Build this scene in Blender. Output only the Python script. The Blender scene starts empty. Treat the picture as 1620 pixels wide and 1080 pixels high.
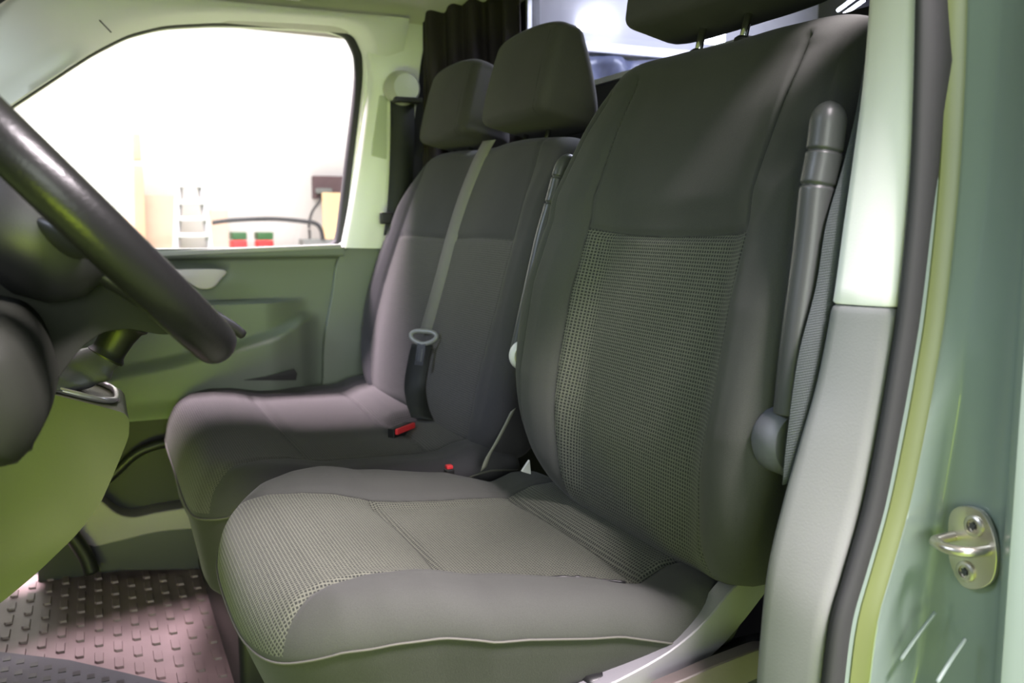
import bpy, bmesh, math, random
import numpy as np
from mathutils import Vector, Matrix
random.seed(7); rng = np.random.RandomState(3)
SC = bpy.context.scene
COL = SC.collection
PI = math.pi

# ------------------------------------------------------------------ camera
F_PX = 1465.0
CAM = np.array([0.0, 0.0, 0.89])
PITCH = math.atan((540 - 355) / F_PX)
YAW = math.atan((810 - 150) / F_PX * math.cos(PITCH))
FWD = np.array([math.sin(YAW) * math.cos(PITCH), math.cos(YAW) * math.cos(PITCH), -math.sin(PITCH)])
RGT = np.array([math.cos(YAW), -math.sin(YAW), 0.0])
UPV = np.cross(RGT, FWD)
cd = bpy.data.cameras.new('camera')
cd.sensor_width = 36.0
cd.lens = F_PX / 1620 * 36
cd.clip_start = 0.02
cd.dof.use_dof = True
cd.dof.focus_distance = 1.30
cd.dof.aperture_fstop = 5.6
cam = bpy.data.objects.new('camera', cd)
COL.objects.link(cam)
cam.matrix_world = Matrix(((RGT[0], UPV[0], -FWD[0], CAM[0]), (RGT[1], UPV[1], -FWD[1], CAM[1]),
                           (RGT[2], UPV[2], -FWD[2], CAM[2]), (0, 0, 0, 1)))
SC.camera = cam

# ------------------------------------------------------------------ world, lamps, exposure
SC.view_settings.view_transform = 'Standard'
SC.view_settings.look = 'None'
SC.view_settings.gamma = 1.0
SC.view_settings.use_curve_mapping = False
SC.view_settings.exposure = 0.0
W = bpy.data.worlds.new('workshop_air'); SC.world = W
W.use_nodes = True
W.node_tree.nodes['Background'].inputs[0].default_value = (0.80, 0.91, 1.0, 1)
W.node_tree.nodes['Background'].inputs[1].default_value = 0.32


def area(name, loc, target, sx, sy, power, col):
    l = bpy.data.lights.new(name, 'AREA'); l.shape = 'RECTANGLE'; l.size = sx; l.size_y = sy
    l.energy = power; l.color = col
    o = bpy.data.objects.new(name, l); COL.objects.link(o)
    o.location = loc
    d = Vector(target) - Vector(loc)
    o.rotation_euler = d.to_track_quat('-Z', 'Y').to_euler()
    return o


# tube banks hanging in the workshop: one beyond the passenger side, one over the camera side
area('lamp_passenger_side', (-0.4, 3.58, 3.4), (0.4, 2.2, 0.5), 1.6, 0.22, 760, (1.0, 0.82, 0.93))
area('lamp_driver_side', (1.25, -0.75, 3.3), (0.4, 1.1, 0.4), 1.5, 0.3, 620, (1.0, 0.89, 0.94))
area('fill_front', (-2.8, 1.6, 2.6), (0.5, 1.6, 0.6), 1.6, 0.6, 75, (0.70, 0.80, 1.0))  # added weak blue fill through the windscreen, no known fitting there
area('lamp_workshop_wall', (0.0, 5.6, 4.0), (-0.5, 9.0, 1.2), 5.0, 1.0, 560, (1.0, 0.95, 0.92))
area('fill_near_side', (-1.5, -6.5, 1.8), (0.2, 1.5, 0.9), 4.0, 2.4, 290, (0.92, 1.0, 0.90))  # broad fill added for bounce onto surfaces facing the open door
area('green_fill', (-0.85, -0.7, 0.0), (-0.6, 1.4, 0.45), 1.0, 0.5, 11, (0.62, 0.85, 0.01)).data.spread = 1.4  # added green fill for bounce on console and wheel, narrowed to miss the pillar


# ------------------------------------------------------------------ helpers
def ray(px, py):
    return FWD + RGT * (px - 810) / F_PX + UPV * (540 - py) / F_PX


def plane(px, py, n, c):
    d = ray(px, py); n = np.array(n, float)
    return CAM + d * ((c - n @ CAM) / (n @ d))


def onY(px, py, y): return plane(px, py, (0, 1, 0), y)
def onX(px, py, x): return plane(px, py, (1, 0, 0), x)
def onZ(px, py, z): return plane(px, py, (0, 0, 1), z)


def crs(pts, n, closed=False):
    """Catmull-Rom resample, even spacing"""
    P = np.array(pts, float); m = len(P)
    if closed: Q = np.vstack([P[-1], P, P[0], P[1]]); segs = m
    else: Q = np.vstack([2 * P[0] - P[1], P, 2 * P[-1] - P[-2]]); segs = m - 1
    out = []
    for i in range(segs):
        p0, p1, p2, p3 = Q[i:i + 4]
        for t in np.linspace(0, 1, 24, endpoint=False):
            out.append(.5 * (2 * p1 + (p2 - p0) * t + (2 * p0 - 5 * p1 + 4 * p2 - p3) * t * t + (3 * p1 - p0 - 3 * p2 + p3) * t ** 3))
    out.append(Q[-2] if not closed else out[0])
    out = np.array(out)
    s = np.r_[0, np.cumsum(np.linalg.norm(np.diff(out, axis=0), axis=1))]
    q = np.linspace(0, s[-1], n + 1)[:-1] if closed else np.linspace(0, s[-1], n)
    return np.column_stack([np.interp(q, s, out[:, k]) for k in range(P.shape[1])])


WL = {}


def put(name, V, Fc, mat, parent=None, smooth=True, bevel=0, uv=None, attrs=None, mods=None, angle=None):
    V = np.array(V, float)
    c = (V.min(0) + V.max(0)) / 2
    me = bpy.data.meshes.new(name)
    me.from_pydata([tuple(v) for v in (V - c)], [], [tuple(int(i) for i in f) for f in Fc])
    if attrs:
        for k, a in attrs.items():
            at = me.attributes.new(k, 'FLOAT', 'POINT'); at.data.foreach_set('value', np.array(a, np.float32))
    if uv is not None:
        ul = me.uv_layers.new(name='UVMap')
        idx = np.zeros(len(me.loops), np.int32); me.loops.foreach_get('vertex_index', idx)
        ul.data.foreach_set('uv', np.array(uv, np.float32)[idx].ravel())
    bm = bmesh.new(); bm.from_mesh(me)
    bmesh.ops.remove_doubles(bm, verts=bm.verts, dist=1e-6)
    bmesh.ops.recalc_face_normals(bm, faces=bm.faces)
    if bevel:
        es = [e for e in bm.edges if len(e.link_faces) == 2 and e.calc_face_angle(0) > 0.5]
        bmesh.ops.bevel(bm, geom=es, offset=bevel, segments=3, profile=0.6, affect='EDGES', clamp_overlap=True)
    for f in bm.faces: f.smooth = smooth
    bm.to_mesh(me); bm.free()
    if smooth and (bevel or angle):
        try: me.set_sharp_from_angle(angle=angle or 0.9)
        except Exception: pass
    me.materials.append(mat)
    o = bpy.data.objects.new(name, me); COL.objects.link(o)
    pl = np.zeros(3)
    if parent is not None:
        o.parent = parent; pl = WL[parent.name]
    o.location = tuple(c - pl)
    WL[o.name] = c
    return o


def root(name, loc, label=None, cat=None, group=None, kind=None):
    o = bpy.data.objects.new(name, None); COL.objects.link(o)
    o.empty_display_size = .05
    o.location = loc; WL[o.name] = np.array(loc, float)
    return tag(o, label, cat, group, kind)


def tag(o, label=None, cat=None, group=None, kind=None):
    if label: o['label'] = label
    if cat: o['category'] = cat
    if group: o['group'] = group
    if kind: o['kind'] = kind
    return o


def boxvf(x0, x1, y0, y1, z0, z1):
    V = [(x, y, z) for z in (z0, z1) for y in (y0, y1) for x in (x0, x1)]
    return V, [(0, 1, 3, 2), (4, 6, 7, 5), (0, 4, 5, 1), (2, 3, 7, 6), (0, 2, 6, 4), (1, 5, 7, 3)]


def box(name, x0, x1, y0, y1, z0, z1, mat, parent=None, bevel=.004, **k):
    V, Fc = boxvf(x0, x1, y0, y1, z0, z1)
    return put(name, V, Fc, mat, parent, bevel=bevel, **k)


def boxes(name, L, mat, parent=None, bevel=0):
    V = []; Fc = []
    for b in L:
        v, f = boxvf(*b); n = len(V); V += v; Fc += [tuple(i + n for i in q) for q in f]
    return put(name, V, Fc, mat, parent, smooth=bool(bevel), bevel=bevel)


def prism(name, P3, d, mat, parent=None, bevel=.004, smooth=True):
    """closed planar loop of 3-D points pushed by vector d"""
    P3 = np.array(P3, float); n = len(P3); d = np.array(d, float)
    V = np.vstack([P3, P3 + d])
    Fc = [tuple(range(n)), tuple(range(2 * n - 1, n - 1, -1))] + [(i, (i + 1) % n, n + (i + 1) % n, n + i) for i in range(n)]
    return put(name, V, Fc, mat, parent, smooth=smooth, bevel=bevel, angle=.6)


def loftvf(rings, cap=True, closed=True):
    n = len(rings[0]); V = np.vstack(rings); Fc = []
    for k in range(len(rings) - 1):
        for i in range(n if closed else n - 1):
            j = (i + 1) % n
            Fc.append((k * n + i, k * n + j, (k + 1) * n + j, (k + 1) * n + i))
    if cap:
        Fc.append(tuple(range(n - 1, -1, -1))); Fc.append(tuple((len(rings) - 1) * n + i for i in range(n)))
    return V, Fc


def loft(name, rings, mat, parent=None, cap=True, closed=True, angle=None, bevel=0):
    V, Fc = loftvf(rings, cap, closed)
    return put(name, V, Fc, mat, parent, angle=angle, bevel=bevel)


def tuberings(pts, r, n=14, sq=(1, 1), up=(0, 0, 1), close=False, rnd=2.0):
    P = np.array(pts, float); m = len(P)
    r = np.broadcast_to(np.array(r, float), (m,))
    T = (np.roll(P, -1, 0) - np.roll(P, 1, 0)) if close else np.gradient(P, axis=0)
    T /= np.linalg.norm(T, axis=1)[:, None]
    up = np.array(up, float); R = []
    for i in range(m):
        a = np.cross(T[i], up); a /= np.linalg.norm(a); b = np.cross(a, T[i])
        th = np.linspace(0, 2 * PI, n, endpoint=False)
        c = np.sign(np.cos(th)) * np.abs(np.cos(th)) ** (2 / rnd); s = np.sign(np.sin(th)) * np.abs(np.sin(th)) ** (2 / rnd)
        R.append(P[i] + r[i] * (np.outer(c * sq[0], a) + np.outer(s * sq[1], b)))
    return R


def tube(name, pts, r, mat, parent=None, n=14, close=False, **k):
    R = tuberings(pts, r, n, close=close, **k)
    if close: R = R + [R[0]]
    V, Fc = loftvf(R, cap=not close)
    return put(name, V, Fc, mat, parent)


def lathe(name, prof, c, axis, mat, parent=None, n=32):
    """prof: list of (radius, height along axis)"""
    ax = np.array(axis, float); ax /= np.linalg.norm(ax)
    t = np.array([0, 0, 1.]) if abs(ax[2]) < .9 else np.array([1., 0, 0])
    a = np.cross(ax, t); a /= np.linalg.norm(a); b = np.cross(ax, a); c = np.array(c, float)
    th = np.linspace(0, 2 * PI, n, endpoint=False)
    R = [c + ax * h + max(r, 1e-4) * (np.outer(np.cos(th), a) + np.outer(np.sin(th), b)) for r, h in prof]
    return loft(name, R, mat, parent, angle=.7)


def ribbon(name, pts, wv, th, mat, parent=None):
    """strap: centre points, half-width vectors, thickness"""
    P = np.array(pts, float); Wv = np.array(wv, float)
    if Wv.ndim == 1: Wv = np.tile(Wv, (len(P), 1))
    T = np.gradient(P, axis=0); N = np.cross(T, Wv); N /= np.linalg.norm(N, axis=1)[:, None]
    R = []
    for i in range(len(P)):
        R.append(np.array([P[i] - Wv[i] - N[i] * th * .5, P[i] - N[i] * th, P[i] + Wv[i] - N[i] * th * .5,
                           P[i] + Wv[i] + N[i] * th * .5, P[i] + N[i] * th, P[i] - Wv[i] + N[i] * th * .5]))
    s = np.r_[0, np.cumsum(np.linalg.norm(np.diff(P, axis=0), axis=1))]
    uv = []
    for i in range(len(P)):
        for u in (-1, 0, 1, 1, 0, -1): uv.append((u * np.linalg.norm(Wv[i]), s[i]))
    V, Fc = loftvf(R)
    return put(name, V, Fc, mat, parent, uv=uv)


def sst(a, b, x):
    t = np.clip((x - a) / (b - a), 0, 1); return t * t * (3 - 2 * t)


# ------------------------------------------------------------------ materials
def newmat(name):
    m = bpy.data.materials.new(name); m.use_nodes = True
    nt = m.node_tree; b = nt.nodes['Principled BSDF']
    return m, nt, b


def col4(c): return (c[0], c[1], c[2], 1)


def plastic(name, c, rough=.5, spec=.5, grain=0, bump=.15, metal=0, coat=0, var=0):
    m, nt, b = newmat(name)
    b.inputs['Base Color'].default_value = col4(c)
    b.inputs['Roughness'].default_value = rough
    b.inputs['Specular IOR Level'].default_value = spec
    b.inputs['Metallic'].default_value = metal
    b.inputs['Coat Weight'].default_value = coat
    if grain:
        tc = nt.nodes.new('ShaderNodeTexCoord')
        n = nt.nodes.new('ShaderNodeTexNoise'); n.inputs['Scale'].default_value = grain; n.inputs['Detail'].default_value = 3
        bp = nt.nodes.new('ShaderNodeBump'); bp.inputs['Strength'].default_value = bump; bp.inputs['Distance'].default_value = .001
        nt.links.new(tc.outputs['Object'], n.inputs['Vector'])
        nt.links.new(n.outputs['Fac'], bp.inputs['Height']); nt.links.new(bp.outputs[0], b.inputs['Normal'])
        if var:
            n2 = nt.nodes.new('ShaderNodeTexNoise'); n2.inputs['Scale'].default_value = 9; n2.inputs['Detail'].default_value = 5
            nt.links.new(tc.outputs['Object'], n2.inputs['Vector'])
            mx = nt.nodes.new('ShaderNodeMix'); mx.data_type = 'RGBA'
            mx.inputs['A'].default_value = col4([v * (1 - var) for v in c]); mx.inputs['B'].default_value = col4([v * (1 + var) for v in c])
            nt.links.new(n2.outputs['Fac'], mx.inputs['Factor']); nt.links.new(mx.outputs['Result'], b.inputs['Base Color'])
    return m


def emis(name, c, s):
    m, nt, b = newmat(name)
    b.inputs['Base Color'].default_value = col4(c)
    b.inputs['Emission Color'].default_value = col4(c); b.inputs['Emission Strength'].default_value = s
    return m


def glass(name, tint=(1, 1, 1), refl=.06):
    m = bpy.data.materials.new(name); m.use_nodes = True; nt = m.node_tree
    for n in list(nt.nodes): nt.nodes.remove(n)
    o = nt.nodes.new('ShaderNodeOutputMaterial'); mx = nt.nodes.new('ShaderNodeMixShader')
    t = nt.nodes.new('ShaderNodeBsdfTransparent'); g = nt.nodes.new('ShaderNodeBsdfGlossy')
    t.inputs[0].default_value = col4(tint); g.inputs['Roughness'].default_value = .02
    mx.inputs[0].default_value = refl
    nt.links.new(t.outputs[0], mx.inputs[1]); nt.links.new(g.outputs[0], mx.inputs[2]); nt.links.new(mx.outputs[0], o.inputs[0])
    return m


def fabric(name, plain, dark, light, pitch=.005, vert=1.0, horiz=1.0, sheen=.08):
    """plain cloth outside, woven waffle inside (attribute ins > 0), dark stitched line where attribute seam ~ 0"""
    m, nt, b = newmat(name)
    N = nt.nodes.new; L = nt.links.new

    def math_(op, a, bb=None, c=None, clamp=False):
        n = N('ShaderNodeMath'); n.operation = op; n.use_clamp = clamp
        for i, v in enumerate((a, bb, c)):
            if v is None: continue
            if isinstance(v, (int, float)): n.inputs[i].default_value = v
            else: L(v, n.inputs[i])
        return n.outputs[0]

    uv = N('ShaderNodeUVMap'); uv.uv_map = 'UVMap'
    sp = N('ShaderNodeSeparateXYZ'); L(uv.outputs[0], sp.inputs[0])
    k = 2 * PI / pitch
    cu = math_('COSINE', math_('MULTIPLY', sp.outputs[0], k))
    cv = math_('COSINE', math_('MULTIPLY', sp.outputs[1], k))
    cu1 = math_('MULTIPLY_ADD', cu, .5, .5); cv1 = math_('MULTIPLY_ADD', cv, .5, .5)
    gu = math_('MULTIPLY', math_('POWER', cu1, 2.2), vert); gv = math_('MULTIPLY', math_('POWER', cv1, 2.2), horiz)
    grid = math_('MAXIMUM', gu, gv)
    tc = N('ShaderNodeTexCoord')
    ns = N('ShaderNodeTexNoise'); ns.inputs['Scale'].default_value = 420; ns.inputs['Detail'].default_value = 2; L(tc.outputs['Object'], ns.inputs['Vector'])
    gn = math_('MULTIPLY', grid, math_('MULTIPLY_ADD', ns.outputs['Fac'], 1.4, .3), clamp=True)
    wcol = N('ShaderNodeMix'); wcol.data_type = 'RGBA'; wcol.inputs['A'].default_value = col4(dark); wcol.inputs['B'].default_value = col4(light)
    L(gn, wcol.inputs['Factor'])
    n2 = N('ShaderNodeTexNoise'); n2.inputs['Scale'].default_value = 900; n2.inputs['Detail'].default_value = 2; L(tc.outputs['Object'], n2.inputs['Vector'])
    n3 = N('ShaderNodeTexNoise'); n3.inputs['Scale'].default_value = 6; n3.inputs['Detail'].default_value = 4; L(tc.outputs['Object'], n3.inputs['Vector'])
    f = math_('MULTIPLY_ADD', n2.outputs['Fac'], .5, math_('MULTIPLY_ADD', n3.outputs['Fac'], .5, .5))
    pc = N('ShaderNodeMix'); pc.data_type = 'RGBA'; pc.blend_type = 'MULTIPLY'; pc.inputs['Factor'].default_value = 1
    pc.inputs['A'].default_value = col4(plain); cc = N('ShaderNodeCombineColor')
    for i in range(3): L(f, cc.inputs[i])
    L(cc.outputs[0], pc.inputs['B'])
    ins = N('ShaderNodeAttribute'); ins.attribute_name = 'ins'
    mask = math_('GREATER_THAN', ins.outputs['Fac'], 0.0)
    mx = N('ShaderNodeMix'); mx.data_type = 'RGBA'; L(mask, mx.inputs['Factor']); L(pc.outputs['Result'], mx.inputs['A']); L(wcol.outputs['Result'], mx.inputs['B'])
    se = N('ShaderNodeAttribute'); se.attribute_name = 'seam'
    sm = math_('SUBTRACT', 1.0, math_('DIVIDE', math_('ABSOLUTE', se.outputs['Fac']), .0022), clamp=True)
    mz = N('ShaderNodeMix'); mz.data_type = 'RGBA'; mz.inputs['B'].default_value = (.008, .008, .008, 1)
    L(math_('MULTIPLY', sm, .75), mz.inputs['Factor']); L(mx.outputs['Result'], mz.inputs['A'])
    L(mz.outputs['Result'], b.inputs['Base Color'])
    hh = math_('ADD', math_('MULTIPLY', math_('MULTIPLY', gn, mask), 1.0), math_('MULTIPLY', n2.outputs['Fac'], .5))
    bp = N('ShaderNodeBump'); bp.inputs['Strength'].default_value = .5; bp.inputs['Distance'].default_value = .0008
    L(hh, bp.inputs['Height']); L(bp.outputs[0], b.inputs['Normal'])
    b.inputs['Roughness'].default_value = .85
    b.inputs['Specular IOR Level'].default_value = .25
    b.inputs['Sheen Weight'].default_value = sheen
    b.inputs['Sheen Roughness'].default_value = .45
    return m


def webbing(name, c):
    m, nt, b = newmat(name)
    uv = nt.nodes.new('ShaderNodeUVMap'); uv.uv_map = 'UVMap'
    w = nt.nodes.new('ShaderNodeTexWave'); w.wave_type = 'BANDS'; w.bands_direction = 'Y'; w.inputs['Scale'].default_value = 110
    w2 = nt.nodes.new('ShaderNodeTexWave'); w2.wave_type = 'BANDS'; w2.bands_direction = 'X'; w2.inputs['Scale'].default_value = 160
    nt.links.new(uv.outputs[0], w.inputs['Vector']); nt.links.new(uv.outputs[0], w2.inputs['Vector'])
    mu = nt.nodes.new('ShaderNodeMath'); mu.operation = 'ADD'; nt.links.new(w.outputs['Fac'], mu.inputs[0]); nt.links.new(w2.outputs['Fac'], mu.inputs[1])
    mx = nt.nodes.new('ShaderNodeMix'); mx.data_type = 'RGBA'; mx.inputs['A'].default_value = col4([v * .9 for v in c]); mx.inputs['B'].default_value = col4([v * 1.08 for v in c])
    nt.links.new(w2.outputs['Fac'], mx.inputs['Factor']); nt.links.new(mx.outputs['Result'], b.inputs['Base Color'])
    bp = nt.nodes.new('ShaderNodeBump'); bp.inputs['Strength'].default_value = .4; bp.inputs['Distance'].default_value = .0006
    nt.links.new(mu.outputs[0], bp.inputs['Height']); nt.links.new(bp.outputs[0], b.inputs['Normal'])
    b.inputs['Roughness'].default_value = .6
    return m


M_SEAT = fabric('driver_seat_cloth', (.047, .0485, .0445), (.016, .018, .016), (.112, .116, .090))
M_BENCH = fabric('bench_cloth', (.046, .044, .049), (.034, .032, .033), (.105, .098, .098), pitch=.0045)
M_HEAD = fabric('head_restraint_cloth', (.054, .050, .052), (.05, .05, .05), (.05, .05, .05))
M_PIPING = plastic('piping_thread', (.085, .082, .072), .8)
M_BLACK = plastic('black_plastic', (.012, .012, .013), .45, grain=600)
M_DARK = plastic('dark_grey_plastic', (.035, .036, .040), .5, grain=500)
M_RUBBER = plastic('rubber_seal', (.028, .028, .030), .7)
M_LEATHER = plastic('black_leather', (.008, .008, .008), .32, spec=.3, grain=260, bump=.25)
M_GAITER = plastic('gaiter_leather', (.085, .085, .095), .40, grain=350, bump=.3)
M_GREY = plastic('grey_trim_plastic', (.165, .175, .165), .55, grain=450)
M_PANEL = plastic('door_panel_plastic', (.17, .195, .165), .5, grain=450)
M_CREAM = plastic('pale_trim_plastic', (.84, .85, .80), .5, grain=350)
M_BTRIM = plastic('near_pillar_grey', (.20, .205, .20), .5, grain=450)
M_LINER = plastic('headliner_cloth', (.66, .65, .58), .9, grain=700)
M_ARM = plastic('armrest_plastic', (.055, .057, .058), .38, grain=450, bump=.1)
M_VAL = plastic('seat_valance_plastic', (.20, .195, .21), .42, grain=400)
M_PAINT = plastic('body_paint_greygreen', (.19, .24, .215), .26, coat=.5)
M_STEEL = plastic('zinc_steel', (.62, .58, .50), .32, metal=1)
M_CHROME = plastic('chrome', (.85, .85, .85), .12, metal=1)
M_RED = plastic('red_plastic', (.75, .04, .05), .4)
M_WHITEP = plastic('white_plastic', (.75, .75, .74), .4)
M_BELT = webbing('belt_webbing_grey', (.16, .155, .135))
M_BELTK = webbing('belt_webbing_black', (.008, .009, .008))
M_BELTD = webbing('belt_webbing_bluegrey', (.05, .058, .062))
M_MAT = plastic('brown_rubber_mat', (.23, .165, .16), .5, grain=300, var=.35)
M_CARPET = plastic('speckled_step_rubber', (.06, .063, .072), .6, grain=900, bump=.8, var=.3)
M_FLOOR = plastic('van_floor_dark', (.02, .02, .022), .6, grain=200)
M_KDARK = plastic('kick_panel_dark', (.022, .022, .026), .6, grain=350)
M_KICK = plastic('footwell_trim_grey', (.045, .044, .050), .55, grain=350)
M_LEDGE = plastic('footwell_ledge_grey', (.30, .27, .29), .5, grain=350)
M_CURTAIN = plastic('dark_cloth', (.020, .014, .014), .8, grain=300)
M_PART = plastic('bulkhead_black', (.012, .012, .016), .6)
M_CARGO = plastic('cargo_grey_paint', (.5, .5, .54), .5)
M_CARGOB = plastic('cargo_blue_tarp', (.07, .08, .14), .4, grain=30, bump=1, var=.5)
M_CARGOP = plastic('cargo_brown_blanket', (.22, .17, .16), .8, grain=30, bump=1, var=.4)
M_LED = emis('led_light', (.88, .92, 1.0), 10)
M_GLASS = glass('window_glass'); M_WGLASS = glass('bulkhead_glass', (.95, .95, 1.0), .05)
M_GFLOOR = plastic('workshop_green_floor', (.20, .30, .08), .5, grain=20, var=.15)
M_GWALL = plastic('workshop_white_wall', (.82, .80, .78), .8)
M_WOOD = plastic('pale_board', (.68, .42, .27), .7, grain=30, var=.15)
M_CARD = plastic('cardboard', (.62, .44, .34), .8, grain=30, var=.1)
M_ALU = plastic('aluminium_ladder', (.62, .62, .62), .45, metal=.2)
M_KNEE = plastic('dash_plastic', (.013, .014, .011), .6, spec=.15, grain=400)
M_CONS = plastic('console_plastic', (.082, .088, .046), .55, spec=.2, grain=350)  # olive tint puts some of the green light into the base colour


# ------------------------------------------------------------------ upholstered pad
def pad(name, outline, c, frame, h, R, depth, ins, seam, mat, parent, N=300, M=64, Rb=.03, uvs=(1, 1), taper=0.0, bulge=0.0):
    O, A, B, Nn = [np.array(v, float) for v in frame]
    P = crs(outline, N, True); c = np.array(c, float)
    D = c - P; Ln = np.linalg.norm(D, axis=1)[:, None]; U = D / Ln
    Rv = np.array([R(*p) for p in P]) if callable(R) else np.full(N, R)
    rings = []; kinds = []; uvr = {}
    dep = (lambda Q: depth(Q[:, 0], Q[:, 1])) if callable(depth) else (lambda Q: np.full(N, float(depth)))
    for t in (1.0, .66, .33): rings.append((P + D * t * .999, -dep(P + D * t * .999))); kinds.append(-1)
    for ph in np.linspace(0, PI / 2, 5):
        rings.append((P + U * (Rb * (1 - math.sin(ph)) + taper), -dep(P) + Rb * (1 - math.cos(ph)))); kinds.append(-1)
    he = h(P[:, 0], P[:, 1], 0)
    for t in np.linspace(0, 1, 9)[1:-1]:
        a = -dep(P) + Rb; rings.append((P + U * (taper * (1 - t) - bulge * math.sin(PI * t)), a + (he - Rv - a) * t)); kinds.append(-1 if t < .85 else 0)
    for ph in np.linspace(0, PI / 2, 13):
        Q = P + U * (Rv * (1 - math.cos(ph)))[:, None]
        uvr[len(rings)] = P + U * (Rv * (1 - PI / 2 + ph))[:, None]
        rings.append((Q, h(Q[:, 0], Q[:, 1], (Rv * (1 - math.cos(ph)) / .03).clip(0, 1)) - Rv * (1 - math.sin(ph)))); kinds.append(1 if ph > 0 else 0)
    t0 = (Rv / Ln[:, 0])[:, None]
    for t in np.linspace(0, 1, M + 1)[1:]:
        tt = t0 + (.999 - t0) * t
        Q = P + D * tt; rings.append((Q, h(Q[:, 0], Q[:, 1]))); kinds.append(1)
    V = []; uv = []; ai = []; ase = []
    for ri, ((Q, n), k) in enumerate(zip(rings, kinds)):
        V.append(O + np.outer(Q[:, 0], A) + np.outer(Q[:, 1], B) + np.outer(n, Nn))
        Qu = uvr.get(ri, Q)
        uv += list(zip(Qu[:, 0] * uvs[0], Qu[:, 1] * uvs[1]))
        ai += list(ins(Q[:, 0], Q[:, 1]) if k >= 1 else np.full(N, -1.0))
        ase += list(seam(Q[:, 0], Q[:, 1]) if k >= 1 else np.full(N, 1.0))
    Vv, Fc = loftvf(V)
    return put(name, Vv, Fc, mat, parent, uv=uv, attrs={'ins': ai, 'seam': ase})


def welt(name, outline, frame, h, R, mat, parent, r=.0028, out=.001, N=220, c=(0, 0)):
    O, A, B, Nn = [np.array(v, float) for v in frame]
    P = crs(outline, N, True); D = np.array(c) - P; U = D / np.linalg.norm(D, axis=1)[:, None]
    Rv = np.array([R(*p) for p in P]) if callable(R) else np.full(N, R)
    P2 = P - U * out
    n = h(P[:, 0], P[:, 1], 0) - Rv
    pts = O + np.outer(P2[:, 0], A) + np.outer(P2[:, 1], B) + np.outer(n, Nn)
    return tube(name, pts, r, mat, parent, n=8, close=True, up=tuple(Nn))


def interp(xs, ys): return lambda x: np.interp(x, xs, ys)


# ================================================================== SEATS
WORLDF = ((0, 0, 0), (1, 0, 0), (0, 1, 0), (0, 0, 1))

# ---- driver seat
seat = root('car_seat', (.42, 1.22, .0), 'single grey cloth driver seat with woven waffle centre panels, nearest the camera', 'car seat')
YC = 1.215
d_out = [(.132, YC), (.138, YC + .145), (.165, YC + .235), (.235, YC + .292), (.34, YC + .318), (.5, YC + .322), (.66, YC + .318), (.735, YC + .30), (.755, YC + .2), (.755, YC),
         (.755, YC - .2), (.735, YC - .30), (.66, YC - .318), (.5, YC - .322), (.34, YC - .318), (.235, YC - .292), (.165, YC - .235), (.138, YC - .145)]
d_w = interp([.12, .16, .20, .26, .34, .42, .52, .60, .68, .76], [.27, .235, .205, .19, .182, .186, .20, .215, .21, .2])
d_base = interp([.12, .15, .18, .22, .27, .32, .36, .38, .42, .5, .59, .628, .642, .67, .71, .76], [.446, .461, .472, .481, .479, .470, .457, .449, .441, .431, .424, .421, .428, .440, .444, .436])
d_bol = interp([.12, .18, .25, .33, .42, .54, .64, .76], [.0, .002, .012, .027, .036, .030, .006, -.004])


def d_seam(x, y):
    u = np.abs(y - YC); w = d_w(x)
    a = np.abs(u - w)
    b = np.where(u < w, np.abs(x - (.372 + .012 * np.cos((y - YC) * 8))), 1)
    cc = np.where(u < w, np.abs(x - (.630 + .006 * np.cos((y - YC) * 8))), 1)
    return np.minimum(a, np.minimum(b, cc))


def d_h(x, y, g=1):
    u = np.abs(y - YC); w = d_w(x)
    hh = d_base(x) + d_bol(x) * sst(w - .035, w + .06, u)
    hh = hh - .004 * (u / .2) ** 2 * (x < .36) * 0
    return hh - g * .006 * np.exp(-(d_seam(x, y) / .007) ** 2)


d_R = lambda x, y: .048 + .006 * float(1 - sst(.15, .32, x))
d_ins = lambda x, y: d_w(x) - np.abs(y - YC)
pad('seat_cushion', d_out, (.44, YC), WORLDF, d_h, d_R, -.20, d_ins, d_seam, M_SEAT, seat, N=360, M=90, uvs=(1.1, .9), taper=.075, bulge=.002)
welt('piping', d_out, WORLDF, d_h, d_R, M_PIPING, seat, r=.0015, out=.0008, c=(.44, YC))
# tear line in the near bolster seam
tp = [np.array([x, YC - d_w(x) - .014, d_h(x, YC - d_w(x) - .014) + .0012]) for x in np.linspace(.40, .60, 30)]
tube('frayed_seam', [p + np.array([0, random.uniform(-.0015, .0015), 0]) for p in tp], [.0014 + .0016 * random.random() for _ in tp], M_BLACK, seat, n=6)


def backframe(x0, z0, deg, yc=0):
    a = math.radians(deg)
    return ((x0, yc, z0), (0, 1, 0), (math.sin(a), 0, math.cos(a)), (-math.cos(a), 0, math.sin(a)))


BD = backframe(.65, .44, 13, 1.125)
b_far = [(.12, .0), (.20, .02), (.265, .08), (.312, .17), (.338, .27), (.342, .36), (.336, .46), (.323, .55), (.312, .63), (.295, .70), (.240, .738), (.12, .743)]
b_near = [(-.13, .738), (-.24, .728), (-.30, .700), (-.328, .65), (-.335, .57), (-.335, .46), (-.335, .36), (-.332, .27), (-.325, .17), (-.30, .08), (-.24, .02), (-.12, .0)]
b_out = [(0, 0)] + b_far + [(0, .738)] + b_near
b_c = interp([0, .1, .3, .45, .6, .72], [-.025, -.025, -.018, -.012, -.012, -.01])
b_w = interp([0, .06, .15, .24, .33, .45, .55, .64, .74], [.188, .191, .199, .205, .205, .200, .198, .198, .198])
b_bol = interp([0, .08, .2, .35, .5, .6, .68], [.02, .04, .052, .052, .036, .018, .005])


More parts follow.
